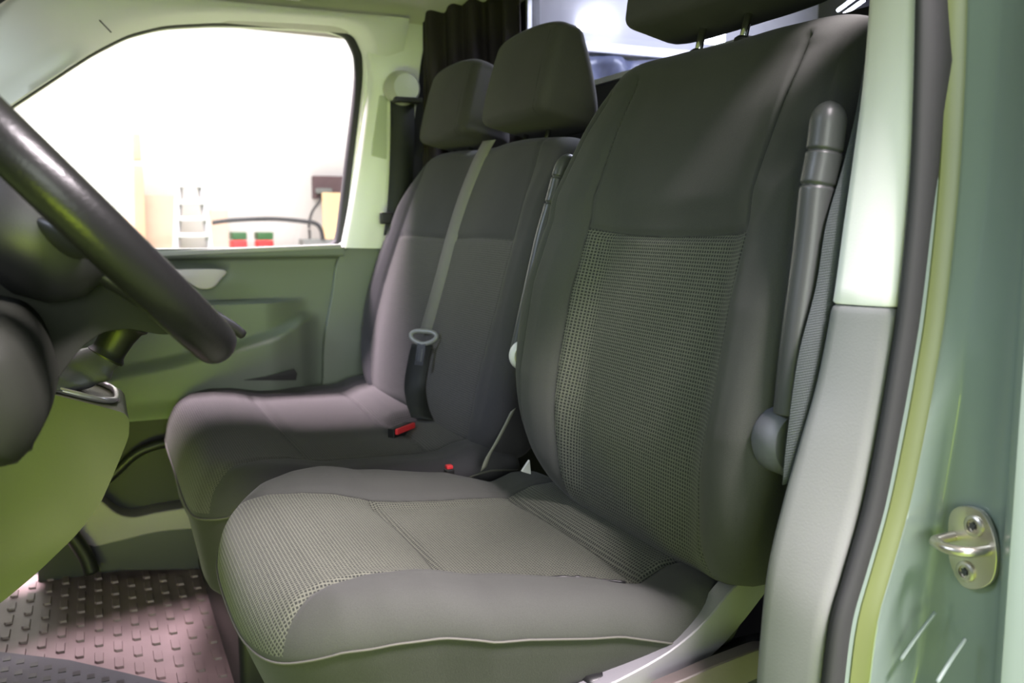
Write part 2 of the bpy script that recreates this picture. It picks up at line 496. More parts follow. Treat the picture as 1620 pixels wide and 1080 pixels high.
def b_seam(a, s):
    u = np.abs(a - b_c(s)); w = b_w(s)
    e = np.where((s < .70), np.abs(u - w), 1)
    f = np.where(u < w, np.abs(s - .448 + .006 * np.cos(a * 9)), 1)
    g = np.abs(u - interp([0, .1, .2, .35, .5, .6, .66], [.235, .272, .292, .30, .295, .285, .27])(s)) + np.where(a < 0, .0012, .0012)
    return np.minimum(np.minimum(e, f), g)


def b_h(a, s, g=1):
    u = np.abs(a - b_c(s)); w = b_w(s)
    hh = .012 * np.sin(np.clip(s / .7, 0, 1) * PI) + b_bol(s) * sst(w - .06, w + .05, u)
    hh = hh + .008 * sst(.45, .5, s) * (1 - sst(.6, .7, s)) - .024 * (1 - sst(.0, .17, s)) * (1 - .4 * sst(.2, .3, u))
    return hh - g * .005 * np.exp(-(b_seam(a, s) / .006) ** 2)


b_ins = lambda a, s: np.minimum(b_w(s) - np.abs(a - b_c(s)), (.448 - .006 * np.cos(a * 9)) - s)
pad('backrest', b_out, (0, .36), BD, b_h, .05, .11, b_ins, b_seam, M_SEAT, seat, N=360, M=90, uvs=(.9, 1), Rb=.04)


def headrest(parent, yc, sc, hw, s0, hgt, dep, fr, tiltback=0, mat=M_HEAD):
    """padded cushion, thinner towards its top, on two chrome posts in the frame of the backrest"""
    O, A, B, Nn = [np.array(v, float) for v in fr]
    pts = [(-hw * .90, .006), (-hw * .985, .035), (-hw, hgt * .45), (-hw * .97, hgt * .84), (-hw * .90, hgt * .97), (-hw * .4, hgt * 1.02), (hw * .4, hgt * 1.02), (hw * .90, hgt * .97), (hw * .97, hgt * .84),
           (hw, hgt * .45), (hw * .985, .035), (hw * .90, .006), (hw * .4, -.004), (-hw * .4, -.004)]
    pts = [(a + yc, b + s0) for a, b in pts]
    hh = lambda a, s, g=1: .014 * (1 - ((a - yc) / hw) ** 2) - .02 * ((s - s0) / hgt - .35) ** 2
    ins = lambda a, s: np.full(np.shape(a), -1.0)
    sm = lambda a, s: np.abs(np.abs(a - yc) - hw * .80)
    dp = lambda a, s: dep * (1.12 - .62 * np.clip((s - s0) / hgt, 0, 1) ** 1.4)
    o = pad('head_restraint', pts, (yc, s0 + hgt * .5), (O + Nn * .012, A, B, Nn), hh, .020, dp, ins, sm, mat, parent, N=240, M=34, Rb=.024)
    for s in (-1, 1):
        p = O + A * (yc + s * .055) - Nn * (dep * .5)
        tube('post', [p + B * (s0 - .09), p + B * (s0 + .03)], .006, M_CHROME, o, n=12)
        lathe('post_collar', [(.0, 0), (.013, 0), (.013, .010), (.009, .014), (.0, .014)], p + B * (s0 - .052), B, M_BLACK, o, n=20)
    return o


headrest(seat, .052, 0, .215, .786, .20, .10, BD)


M_HINGE = plastic('hinge_plastic', (.10, .105, .12), .5, grain=400)
# armrests folded up beside the backrest
def armrest(parent, path, r, cap_s=(.0, .25), y=0, sq=(1, 1)):
    P = crs(path, 260)
    s = np.linspace(0, 1, 260)
    rr = np.full(260, r)
    rr *= np.clip(np.sqrt(np.clip(1 - ((.07 - s) / .07).clip(0, 1) ** 2, 0.02, 1)), .1, 1)
    for g in (cap_s[0], cap_s[1]): rr *= 1 - .16 * np.exp(-((s - g) / .0045) ** 2)
    return tube('armrest', P, rr, M_ARM, parent, n=28, sq=sq, up=(0, 1, 0), rnd=2.5)


a_path = [onY(*p, .775) for p in [(1314, 160), (1309, 205), (1303, 250), (1294, 300), (1283, 400), (1264, 540), (1252, 655)]]
ar = armrest(seat, a_path, .0175, (.158, .268), sq=(1.1, .95))
pc = onY(1246, 695, .79)
lathe('armrest_hinge', [(.0, -.02), (.034, -.02), (.039, -.012), (.039, .012), (.034, .02), (0, .02)], pc, (0, 1, 0), M_HINGE, ar)
f_path = [onY(908, 247, 1.50), onY(893, 268, 1.50), onY(884, 300, 1.50), onY(876, 330, 1.50), onY(862, 380, 1.50), onY(842, 470, 1.50), onY(822, 560, 1.50)]
ar2 = armrest(seat, f_path, .016, (.13, .26), sq=(1.2, .8))
lathe('armrest_hinge', [(.0, -.012), (.024, -.012), (.027, -.006), (.027, .006), (.024, .012), (0, .012)], onY(829, 562, 1.485), (0, 1, 0), M_WHITEP, ar2)

a_ = [onY(*p, 1.44) for p in [(826, 746), (838, 728), (840, 750)]]
prism('belt_anchor', a_, (0, .006, 0), M_WHITEP, seat, bevel=0)
# plastic valance and recline lever on the near side of the seat
vl = crs([onY(*p, .885) for p in [(1218, 880), (1160, 930), (1118, 980), (1062, 1028), (985, 1072), (900, 1112)]], 30)
vr = crs([onY(*p, .885) for p in [(1222, 925), (1176, 985), (1130, 1035), (1075, 1072), (1010, 1100), (910, 1135)]], 30)
prism('side_valance', list(vl) + list(vr[::-1]), (0, .03, 0), M_VAL, seat, bevel=.004)
ll = [onY(*p, .87) for p in [(1200, 1012), (1140, 1030), (1080, 1055), (1020, 1085), (1080, 1100), (1150, 1075), (1200, 1048)]]
prism('recline_lever', crs(ll, 40, True), (0, -.022, 0), plastic('lever_plastic', (.13, .105, .10), .45, grain=300), seat, bevel=.006)
box('seat_base', .24, .86, .93, 1.50, .0, .235, M_BLACK, seat, bevel=.02)
box('base_cover', .50, .88, .90, .93, .02, .36, M_BLACK, seat, bevel=.01)

# ---- passenger double bench
bench = root('bench_seat', (.42, 2.07, .0), 'double passenger bench with two head restraints, beside the far door', 'bench seat')
YB = 2.045
p_out = [(.128, YB), (.130, YB + .30), (.150, YB + .40), (.20, YB + .455), (.30, YB + .478), (.5, YB + .48), (.68, YB + .475), (.73, YB + .44), (.74, YB + .2), (.74, YB),
         (.74, YB - .2), (.73, YB - .44), (.68, YB - .475), (.5, YB - .48), (.30, YB - .478), (.20, YB - .455), (.150, YB - .40), (.130, YB - .30)]
p_w = interp([.12, .2, .28, .4, .7], [.43, .385, .37, .36, .37])
p_base = interp([.12, .16, .20, .25, .30, .34, .37, .42, .5, .56, .585, .62, .66, .74], [.448, .464, .471, .472, .466, .456, .450, .447, .445, .444, .447, .460, .466, .462])
p_bol = interp([.12, .22, .3, .45, .65, .74], [0, 0, .006, .016, .018, .01])


def p_seam(x, y):
    u = np.abs(y - YB); w = p_w(x)
    a = np.abs(u - w); b = np.where(u < w, np.abs(x - .338), 1); cc = np.where(u < w, np.abs(x - .575), 1)
    e = np.where((x > .575) & (u < w), np.abs(y - YB + .05), 1)
    return np.minimum(np.minimum(a, b), np.minimum(cc, e))


def p_h(x, y, g=1):
    u = np.abs(y - YB); w = p_w(x)
    hh = p_base(x) + p_bol(x) * sst(w - .03, w + .05, u) + .007 * np.cos((y - YB) * 2 * PI / .48) * sst(.3, .45, x) * -1
    gap = np.exp(-((y - YB + .05) / .055) ** 4) * sst(.57, .62, x)
    return hh - .035 * gap - g * .005 * np.exp(-(p_seam(x, y) / .007) ** 2)


p_R = lambda x, y: .045 + .035 * float(1 - sst(.15, .30, x))
p_ins = lambda x, y: p_w(x) - np.abs(y - YB)
pad('seat_cushion', p_out, (.42, YB), WORLDF, p_h, p_R, -.22, p_ins, p_seam, M_BENCH, bench, N=380, M=80, taper=.03)
welt('piping', p_out, WORLDF, p_h, p_R, M_PIPING, bench, r=.0022, out=.001, c=(.42, YB))
BB = backframe(.645, .44, 15, 0)
q_out = [(2.05, .0), (2.30, .0), (2.43, .03), (2.515, .10), (2.548, .19), (2.553, .29), (2.515, .42), (2.46, .55), (2.415, .62), (2.35, .655), (2.20, .663), (1.96, .658), (1.72, .655), (1.59, .645),
         (1.535, .60), (1.530, .48), (1.535, .36), (1.535, .2), (1.545, .09), (1.58, .03), (1.65, .005), (1.8, .0)]
q_l = interp([0, .05, .13, .3, .43, .55, .66], [1.672, 1.672, 1.668, 1.652, 1.652, 1.66, 1.68])
q_r = interp([0, .05, .135, .3, .43, .55, .66], [2.33, 2.38, 2.465, 2.43, 2.388, 2.36, 2.33])


def q_seam(a, s):
    e = np.minimum(np.abs(a - q_l(s)), np.abs(a - q_r(s)))
    f = np.where((a > q_l(s)) & (a < q_r(s)), np.abs(s - .432), 1)
    return np.minimum(e, f)


def q_h(a, s, g=1):
    out = np.maximum(sst(0, .07, q_l(s) + .02 - a), sst(0, .07, a - q_r(s) + .02))
    return .018 * np.sin(np.clip(s / .66, 0, 1) * PI) + .022 * out * (1 - sst(.5, .64, s)) + .008 * np.cos((a - 2.04) * 2 * PI / .46) * -1 - g * .004 * np.exp(-(q_seam(a, s) / .006) ** 2)


q_ins = lambda a, s: np.minimum(np.minimum(a - q_l(s), q_r(s) - a), .432 - s)
pad('backrest', q_out, (2.03, .33), BB, q_h, .045, .10, q_ins, q_seam, M_BENCH, bench, N=380, M=84, Rb=.035)
BBh = backframe(.655, .44, 13, 0)
headrest(bench, 1.81, 0, .160, .680, .192, .125, BBh)
headrest(bench, 2.245, 0, .160, .676, .192, .125, BBh)
box('seat_base', .20, .80, 1.66, 2.46, .0, .255, M_BLACK, bench, bevel=.02)

# buckles standing up out of the bench gap
bu = root('belt_buckle', tuple(onX(640, 680, .66)), 'black belt buckle with red press button sunk between the bench pads', 'buckle')
e0 = onZ(629, 679, .470); e1_ = onZ(657, 668, .470); dd = (e1_ - e0) / np.linalg.norm(e1_ - e0); nn_ = np.array([-dd[1], dd[0], 0]) * .011
prism('press_button', [e0, e1_, e1_ + nn_ * .6, e0 + nn_ * .6], (0, 0, -.012), M_RED, bu, bevel=.002)
prism('buckle_body', [e0 + nn_ * .7 - dd * .002, e1_ + nn_ * .7 + dd * .002, e1_ + nn_ * 2.2, e0 + nn_ * 2.2], (0, 0, -.05), M_BLACK, bu, bevel=.002)
p = onY(711, 738, 1.548)
bu2 = root('belt_buckle', (p[0], p[1], p[2] - .05), 'driver belt buckle, only its red button top showing behind the near cushion', 'buckle')
box('buckle_body', p[0] - .008, p[0] + .008, p[1] - .006, p[1] + .010, p[2] - .08, p[2] - .004, M_BLACK, bu2, bevel=.003)
box('press_button', p[0] - .006, p[0] + .006, p[1] - .004, p[1] + .008, p[2] - .004, p[2] + .003, M_RED, bu2, bevel=.002)


# ---- centre belt lying down the bench backrest
def onback(px, py, off):
    O, A, B, Nn = [np.array(v, float) for v in BB]
    pnt = plane(px, py, Nn, Nn @ O + off); q = pnt - O
    a, s = q @ A, q @ B
    hgt = float(q_h(np.array([a]), np.array([s]))[0])
    pnt = plane(px, py, Nn, Nn @ O + hgt + off)
    return pnt


cb = root('seat_belt', tuple(onback(655, 660, .01)), 'seat belt hanging straight down the middle of the bench backrest with its tongue', 'seat belt')
pts = crs([onback(*p, .007) for p in [(774, 222), (757, 255), (735, 310), (716, 370), (700, 430), (686, 480), (672, 528)]], 40)
ribbon('belt_webbing', pts, (.006, -.0225, .0), .0012, M_BELT, cb)
pts2 = crs([onback(*p, .022) for p in [(668, 545), (661, 575), (656, 610), (660, 640), (668, 662)]], 24)
ribbon('lap_webbing', pts2, (.017, -.024, .0), .0012, M_BELTK, cb)
tg = onback(670, 534, .036)
e1 = np.array([.6, -.8, 0]); e2 = np.array([math.sin(.26) * .8, math.sin(.26) * .6, math.cos(.26)]); e3 = -np.cross(e1, e2); e3 /= np.linalg.norm(e3)
if e3[1] > 0: e3 = -e3
ring = [tg + e1 * .034 * math.cos(t) + e2 * (.014 * math.sin(t) + .004 * abs(math.cos(t))) for t in np.linspace(0, 2 * PI, 40, endpoint=False)]
tn = tube('tongue', ring, .0052, plastic('tongue_grey', (.22, .22, .23), .3), cb, n=10, close=True, up=tuple(e3))
c0 = tg - e2 * .036
Vv = [c0 + e1 * a + e2 * b + e3 * d for d in (.0015, .0045) for a, b in ((-.011, -.026), (.011, -.026), (.011, .024), (-.011, .024))]
put('latch_plate', Vv, [(0, 1, 2, 3), (7, 6, 5, 4), (0, 4, 5, 1), (1, 5, 6, 2), (2, 6, 7, 3), (3, 7, 4, 0)], M_CHROME, tn, smooth=False)
Vv = [c0 + e1 * a + e2 * b + e3 * d for d in (.003, .0055) for a, b in ((-.0045, -.018), (.0045, -.018), (.0045, .010), (-.0045, .010))]
put('latch_slot', Vv, [(0, 1, 2, 3), (7, 6, 5, 4), (0, 4, 5, 1), (1, 5, 6, 2), (2, 6, 7, 3), (3, 7, 4, 0)], M_BLACK, tn, smooth=False)

# strap between the two seats
st = ribbon('seat_strap', crs([onY(*p, 1.535) for p in [(812, 648), (800, 672), (785, 700), (772, 722), (765, 742)]], 14), np.array([.006, 0, .004]), .001, webbing('thin_strap', (.25, .25, .20)))
tag(st, 'thin pale strap slanting down in the gap between driver seat and bench', 'strap')

# ---- near driver belt, between armrest and B pillar
nb = root('seat_belt', (.74, .775, 1.10), 'dark blue grey driver belt webbing running down beside the near pale pillar', 'seat belt')
L0 = [(1374, 60), (1364, 115), (1352, 180), (1332, 260), (1306, 350), (1292, 450), (1267, 560), (1252, 690), (1247, 760)]
pts = crs([onY(px + 32 - 10 * max(0, (py - 350) / 400), py, .748) for px, py in L0], 50)
ribbon('belt_webbing', pts, (.0225, -.004, .003), .0013, M_BELTD, nb)

# ================================================================== CAB SHELL
# ---- near B pillar: trim, seal, painted jamb, all following the same leaning curve
YP = .755
B0 = [(1392, -400), (1384, -120), (1374, 0), (1363, 130), (1346, 250), (1331, 350), (1313, 480), (1290, 600), (1262, 700), (1234, 800), (1211, 900), (1200, 1000), (1194, 1080), (1188, 1200)]
B1 = [(1458, -400), (1452, -120), (1450, 0), (1447, 130), (1438, 300), (1420, 480), (1405, 580), (1387, 680), (1362, 800), (1334, 900), (1312, 980), (1299, 1080), (1288, 1200)]


def strip(curveA, yA, curveB, yB, n=80):
    a = crs([onY(*p, yA) for p in curveA], n); b = crs([onY(*p, yB) for p in curveB], n)
    # same heights in both
    z = np.linspace(max(a[:, 2].min(), b[:, 2].min()), min(a[:, 2].max(), b[:, 2].max()), n)
    f = lambda q: np.column_stack([np.interp(z, q[::-1, 2], q[::-1, 0]), np.interp(z, q[::-1, 2], q[::-1, 1]), z])
    return f(a), f(b)


A_, B_ = strip(B0, .742, B1, .675, 120)
A_[:, 0] = A_[:, 0]; ze = A_[:, 2]


def section(i, prof):
    """profile across from inner edge A to outer edge B: (t, forward bulge) plus returns backwards"""
    a, b = A_[i], B_[i]; d = b - a; d[2] = 0; n = np.array([-abs(d[1]), -abs(d[0]), 0]); n /= np.linalg.norm(n)
    return np.array([a + d * t + n * h for t, h in prof])


trimprof = [(.05, -.05), (-.0, -.012), (.02, -.003), (.07, .0025), (.2, .005), (.5, .006), (.8, .005), (.95, .003), (1.0, -.002), (1.02, -.02), (.9, -.05)]
zs = onY(1365, 483, .71)[2]
iu = [i for i in range(120) if ze[i] >= zs + .002]; il = [i for i in range(120) if ze[i] < zs - .002]


def sec_at(z, prof, shr=0.0):
    f = lambda q: np.array([np.interp(z, q[:, 2], q[:, 0]), np.interp(z, q[:, 2], q[:, 1]), z])
    a, b = f(A_), f(B_); d = b - a; n = np.array([-abs(d[1]), -abs(d[0]), 0]); n /= np.linalg.norm(n)
    return np.array([a + d * (t * (1 - 2 * shr) + shr) + n * (h_ - shr * .03) for t, h_ in prof])


M_NEARW = plastic('near_pillar_white', (.86, .86, .85), .5, grain=450)
loft('trim_1', [sec_at(zs + .0006, trimprof, .03)] + [sec_at(zs + .0025, trimprof)] + [section(i, trimprof) for i in iu[1:]], M_NEARW, cap=True, angle=1.0)['kind'] = 'structure'
lowp = [(t, h * .9 + (.0008 if 0 < t < 1 else 0)) for t, h in trimprof]
rl = [section(i, lowp) for i in il[:-1]] + [sec_at(zs - .008, lowp), sec_at(zs - .003, lowp, .015), sec_at(zs - .0006, lowp, .05)]
mid = np.mean(rl[-1], 0)
loft('trim_2', rl, M_BTRIM, cap=True, angle=1.0)['kind'] = 'structure'

# rubber door seal
sealp = [(1.0, -.03), (1.0, -.006), (1.03, .004), (1.12, .010), (1.22, .006), (1.27, -.006), (1.27, -.03)]
loft('rubber_seal', [section(i, sealp) for i in range(120)], M_RUBBER, cap=True)
tag(bpy.data.objects['rubber_seal'], 'black rubber door seal between the pale pillar trim and green painted frame', 'seal')
# painted jamb (stepped), follows the pillar then a second face carrying the striker
J = []
FX = .768
for i in range(0, 120, 2):
    a, b = A_[i], B_[i]; z = ze[i]; bx, by = b[0], b[1]
    y6 = np.interp(z, [.35, .50, .72, 1.1], [.672, .664, .637, .628])
    f = lambda x, y: (x, y, z)
    FX = .768 - .11 * max(0, (.44 - z) / .2) ** 1.7
    FX = max(FX, bx + .02)
    J.append(np.array([f(bx + .004, by + .0), f(bx + .008, by - .010), f(bx + .014, by - .0145), f(bx + .030, by - .0140), f(bx + .036, by - .019), f(bx + .041, by - .024),
                       f(max(bx + .046, FX - .012), y6 + .004), f(max(bx + .050, FX - .004), y6), f(max(bx + .053, FX), y6 - .005), f(FX + .001, .600), f(FX + .001, .588), f(FX - .004, .578), f(FX - .016, .568), f(FX - .018, .560),
                       f(FX - .010, .552), f(FX + .3, .54), f(FX + .3, .76)]))
loft('wall_left', J, M_PAINT, cap=True, angle=.9)['kind'] = 'structure'

for qs in ([(1480, 968), (1452, 1005), (1424, 1045)], [(1528, 1010), (1504, 1045), (1482, 1080)]):
    tube('glare_ridge', crs([onX(px, py, x) for (px, py), x in zip(qs, (.752, .735, .715))], 16), .0022, M_PAINT, bpy.data.objects['wall_left'], n=8)  # added ridges standing for bright reflection lines on the lower jamb
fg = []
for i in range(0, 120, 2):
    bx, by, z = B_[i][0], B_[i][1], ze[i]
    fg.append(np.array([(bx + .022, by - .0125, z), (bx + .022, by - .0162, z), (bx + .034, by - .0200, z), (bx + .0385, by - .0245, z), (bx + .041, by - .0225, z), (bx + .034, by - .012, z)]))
loft('olive_strip', fg, plastic('olive_reflection_tone', (.14, .165, .06), .35), bpy.data.objects['wall_left'], angle=.8)  # added strip, its olive colour stands for a reflection in the jamb paint
# striker
sk = root('door_striker', tuple(onX(1545, 870, .768)), 'zinc door striker with two star-head screws on the green grey painted jamb', 'striker')
S0 = onX(1546, 868, .7665)
ol = [(-.030, .022), (-.022, .036), (-.006, .041), (.010, .037), (.022, .018), (.026, -.004), (.022, -.024), (.006, -.038), (-.010, -.040), (-.022, -.028), (-.028, -.012)]
pl = [S0 + np.array([0, -a, b]) for a, b in crs(ol, 50, True)]
prism('striker_plate', pl, (-.006, 0, 0), M_STEEL, sk, bevel=.0012)
for a, b in ((.0, .024), (-.006, -.024)):
    c0 = S0 + np.array([-.006, -a, b])
    sc_ = lathe('screw', [(.0, 0), (.0105, 0), (.0105, .002), (.0085, .0035), (.0062, .0035), (.0058, .0015), (0, .0015)], c0, (-1, 0, 0), M_STEEL, sk, n=24)
    star = [c0 + np.array([-.0022, (.0048 if k % 2 else .0026) * math.cos(k * PI / 6), (.0048 if k % 2 else .0026) * math.sin(k * PI / 6)]) for k in range(12)]
    prism('screw_recess', star, (-.0008, 0, 0), M_DARK, sc_, bevel=0)
lp = crs([S0 + np.array(v) for v in [(.0, -.016, .004), (-.030, -.015, .006), (-.040, .0, .006), (-.036, .016, .006), (-.030, .022, .006), (-.0, .024, .006)]], 40)
tube('striker_loop', lp, .0052, M_STEEL, sk, n=14)

# ---- roof lining
YD = 2.56
V = []; n = 30
roof_prof = [(.74, 1.36), (.75, 1.42), (.80, 1.475), (.95, 1.50), (1.3, 1.515), (1.7, 1.52), (2.1, 1.515), (2.35, 1.50), (2.46, 1.475), (2.53, 1.43), (2.56, 1.405)]
rp = crs(roof_prof, 40)
rings = []
for x in np.linspace(-.30, 1.12, 12):
    dz = -.10 * max(0, (-x) / .3) ** 1.6 * .5
    rings.append(np.array([(x, y, z + dz) for y, z in rp] + [(x, y, z + dz + .03) for y, z in rp[::-1]]))
loft('ceiling', rings, M_LINER, cap=True, angle=1.2)['kind'] = 'structure'
# roof handle / clip at the top edge
box('roof_clip', *[float(v) for v in (onY(446, 2, 2.44)[0], onY(475, 2, 2.44)[0])], 2.42, 2.45, 1.452, 1.462, M_WHITEP, bevel=.003)
tag(bpy.data.objects['roof_clip'], 'small pale clip on the headliner above the passenger window', 'clip')

# ---- passenger side frame with window opening
win_px = [(280, 402), (541, 391), (548, 370), (560, 270), (572, 170), (577, 120), (576, 85), (562, 55), (530, 43), (450, 38), (350, 33), (260, 37), (200, 52), (140, 83), (40, 150), (-60, 218), (-150, 285), (-150, 410), (60, 408)]
win = np.array([onY(*p, YD)[[0, 2]] for p in win_px])


def dens(P, k=8, closed=True):
    out = []
    m = len(P)
    for i in range(m if closed else m - 1):
        for t in np.linspace(0, 1, k, endpoint=False): out.append(P[i] * (1 - t) + P[(i + 1) % m] * t)
    return np.array(out)


wl = dens(win, 6)
for _ in range(3): wl = (np.roll(wl, 1, 0) + wl * 2 + np.roll(wl, -1, 0)) / 4
# outer loop of the frame: windscreen line in front, roof above, bulkhead behind, door panel top below
ws = onY(60, 0, 2.44), onY(0, 40, 2.44)
out_pts = []
cw = np.array([.25, 1.1])
fx0, fx1, fz0, fz1 = -.62, .80, .80, 1.44


def outer(p):
    d = p - cw; t = 9
    for (axn, lim) in ((0, fx0), (0, fx1), (1, fz0), (1, fz1)):
        if abs(d[axn]) > 1e-9:
            q = (lim - cw[axn]) / d[axn]
            if q > 0: t = min(t, q)
    q = cw + d * t
    # windscreen line cut: from (-.10,1.44) to (-.62, .86)
    a = np.array([-.105, 1.44]); b = np.array([-.62, 1.03])
    nrm = np.array([-(b - a)[1], (b - a)[0]]); s0 = (cw - a) @ nrm; s1 = (q - a) @ nrm
    if s1 * s0 < 0: q = cw + (q - cw) * (s0 / (s0 - s1)) * 1.0
    return q


ol_ = np.array([outer(p) for p in wl])
NW = len(wl)
lay = lambda P, y: np.column_stack([P[:, 0], np.full(len(P), y), P[:, 1]])
inw = lambda P, d: P + (cw - P) / np.linalg.norm(cw - P, axis=1)[:, None] * d
side = lambda P: (2.56 - .10 * sst(1.28, 1.47, P[:, 1]))
outl = np.column_stack([ol_[:, 0], side(ol_), ol_[:, 1]])
R_ = [lay(ol_, YD + .07), outl, ]
for t in (.25, .5, .75, .9):
    q = ol_ * (1 - t) + wl * t; R_.append(np.column_stack([q[:, 0], side(q) + 0 * t - .012 * math.sin(t * PI), q[:, 1]]))
R_ += [lay(wl, YD - .006), lay(inw(wl, .004), YD), lay(inw(wl, .006), YD + .012), lay(inw(wl, .004), YD + .07)]
loft('wall_right', R_, M_CREAM, cap=False, angle=1.2)['kind'] = 'structure'
tube('lining_joint', crs([(lambda q: q - np.array([0, .004, 0]))(onY(*p, 2.505)) for p in [(128, -6), (148, 22), (176, 52)]], 12), .0016, M_RUBBER, bpy.data.objects['wall_right'], n=6)
# black window seal, wider at the rear edge
sr = []
for r0, y0 in ((.002, YD + .004), (.010, YD + .002), (.016, YD + .008), (.016, YD + .03), (.002, YD + .03)):
    sr.append(lay(inw(wl, r0 * .45) + np.column_stack([-sst(.50, .62, wl[:, 0]) * r0 * 1.0, np.zeros(NW)]), y0))
sr.append(sr[0])
V, Fc = loftvf(sr, cap=False)
o = put('rubber_seal', V, Fc, M_RUBBER); tag(o, 'black rubber window seal round the passenger side window', 'seal')
g = prism('window_1', lay(inw(wl, .004), YD + .034), (0, .004, 0), M_GLASS, bevel=0, smooth=False); g['kind'] = 'structure'
# windscreen
wsv = np.array([(-.12, .8, 1.47), (-.12, 2.46, 1.45), (-.72, 2.42, .93), (-.72, .8, .93)])
g = prism('window_2', wsv, (-.004, 0, .003), M_GLASS, bevel=0, smooth=False); g['kind'] = 'structure'
ed = tube('rubber_seal', crs([(-.10, 2.455, 1.455), (-.16, 2.455, 1.40), (-.35, 2.45, 1.25), (-.62, 2.44, 1.03)], 20), .006, M_RUBBER)
tag(ed, 'thin black seal along the edge of the windscreen above the pale A pillar', 'seal')

# ---- far B pillar trim: pale upper, grey lower
U_l = crs([onY(*p, YD - .03) for p in [(700, -60), (640, -40), (600, 30), (583, 80), (586, 130), (576, 200), (565, 270), (553, 340), (543, 392)]], 40)
U_r = crs([onY(*p, YD - .03) for p in [(720, -60), (700, -10), (686, 30), (668, 90), (660, 160), (650, 240), (640, 300), (625, 350), (612, 393)]], 40)
rg = []
for a, b in zip(U_l, U_r):
    m_ = (a + b) / 2
    rg.append(np.array([a + (0, .05, 0), a + (-.002, .004, 0), a + (.008, -.006, 0), m_ + (0, -.012, 0), b + (-.004, -.008, 0), b + (0, .05, 0)]))
loft('trim_3', rg, M_CREAM, angle=1.2)['kind'] = 'structure'
Lp = crs([onY(*p, YD - .025) for p in [(543, 396), (613, 396), (608, 430), (590, 520), (575, 600), (570, 660), (508, 660), (511, 600), (513, 540), (525, 470)]], 60, True)
prism('trim_4', Lp, (0, .06, 0), M_PANEL, bevel=.006)['kind'] = 'structure'
box('wall_rear_right', .80, 1.15, YD + .02, YD + .08, 0, 1.5, M_BLACK)['kind'] = 'structure'

# outboard belt on the far pillar
fb = root('seat_belt', tuple(onY(625, 345, YD - .1)), 'outboard passenger belt hanging from the pale pillar cover by the far window', 'seat belt')
c0 = onY(634, 140, YD - .07)
lathe('belt_guide_cover', [(0, .045), (.036, .04), (.046, .025), (.048, .0), (.040, -.03)], c0, (.1, -1, -.05), plastic('guide_cover', (.42, .44, .34), .35), fb, n=28)
box('guide_shadow_bar', c0[0] - .03, c0[0] + .045, c0[1] - .05, c0[1] - .01, c0[2] - .042, c0[2] - .028, M_BLACK, fb, bevel=.003)
pts = crs([onY(*p, YD - .08) for p in [(637, 158), (636, 240), (632, 320), (626, 372)]], 20)
ribbon('belt_webbing', pts, (.034, 0, 0), .0015, M_BELTK, fb)
pr = [onY(*p, YD - .045) for p in [(601, 150), (613, 152), (612, 252), (588, 246), (590, 225)]]
prism('height_slider', pr, (0, .03, 0), plastic('slider_plastic', (.50, .54, .42), .45), fb, bevel=.003)
t0 = onY(609, 345, YD - .095)
box('tongue', t0[0] - .014, t0[0] + .022, t0[1] - .008, t0[1] + .008, t0[2] - .016, t0[2] + .016, M_BLACK, fb, bevel=.005)

# ---- passenger door panel, relief over (x,z)
dr = root('door_1', (.1, YD, .44), kind='structure')
nx, nz = 150, 130
xs_ = np.linspace(-.45, 1, nx); zs_ = np.linspace(.40, .828, nz)
edge_x = lambda z: np.interp(z, [.40, .47, .55, .68, .76, .83], [.555, .558, .565, .59, .615, .625])
V = []; arr = []
for z in zs_:
    ex = edge_x(z)
    for u in np.linspace(0, 1, nx):
        x = -.45 + (ex + .45) * u
        y = 0.0
        y += .030 * sst(.796, .806, z)                                        # top rail
        L2 = np.interp(x, [-.2, 0, .15, .30, .42, .5], [.515, .535, .556, .585, .615, .655])
        L1 = np.interp(x, [-.2, .2, .5], [.70, .692, .692])
        fade = 1 - sst(.40, .53, x)
        y += .055 * fade * sst(0, .010, L1 - z)
        y += .050 * (1 - sst(.48, .56, x)) * sst(-.002, .030, L2 - z)
        y -= .012 * (1 - sst(.30, .36, np.abs(x - .18))) * 0
        y -= .03 * sst(.47, .43, z) if False else 0
        # cup behind the pull handle
        cupx = (x - .215) / .085; cupz = (z - .765) / .032
        y -= .022 * math.exp(-(cupx ** 2 + cupz ** 2) ** 2)
        y -= .02 * (1 - sst(.40, .455, z))
        V.append((x, YD - .005 - y, z))
Fc = [(j * nx + i, j * nx + i + 1, (j + 1) * nx + i + 1, (j + 1) * nx + i) for j in range(nz - 1) for i in range(nx - 1)]
nb_ = len(V)
V2 = [(v[0], YD + .045, v[2]) for v in V]
rim = [i for i in range(nx)] + [j * nx + nx - 1 for j in range(1, nz)] + [(nz - 1) * nx + i for i in range(nx - 2, -1, -1)] + [j * nx for j in range(nz - 2, 0, -1)]
W_ = V + [V2[i] for i in rim]
Fc += [(rim[k], rim[(k + 1) % len(rim)], nb_ + (k + 1) % len(rim), nb_ + k) for k in range(len(rim))]
Fc.append(tuple(nb_ + k for k in range(len(rim))))
put('panel', W_, Fc, M_PANEL, dr, angle=1.3)
prism('window_ledge', [onY(*p, YD - .037) for p in [(200, 399), (540, 386), (541, 393), (200, 408)]], (0, .04, 0), plastic('ledge_pale', (.42, .43, .40), .45), dr, bevel=.003)
hp = [onY(*p, YD - .030) for p in [(250, 428), (352, 426), (348, 442), (335, 455), (315, 456), (296, 446), (270, 440)]]
prism('door_handle', crs(hp, 40, True), (0, -.010, 0), plastic('handle_silver', (.60, .55, .56), .3), dr, bevel=.004)
pk = [onY(*p, YD - .112) for p in [(385, 601), (420, 595), (465, 583), (470, 590), (468, 601)]]
prism('pocket_slot', pk, (0, -.004, 0), M_BLACK, dr, bevel=.001)

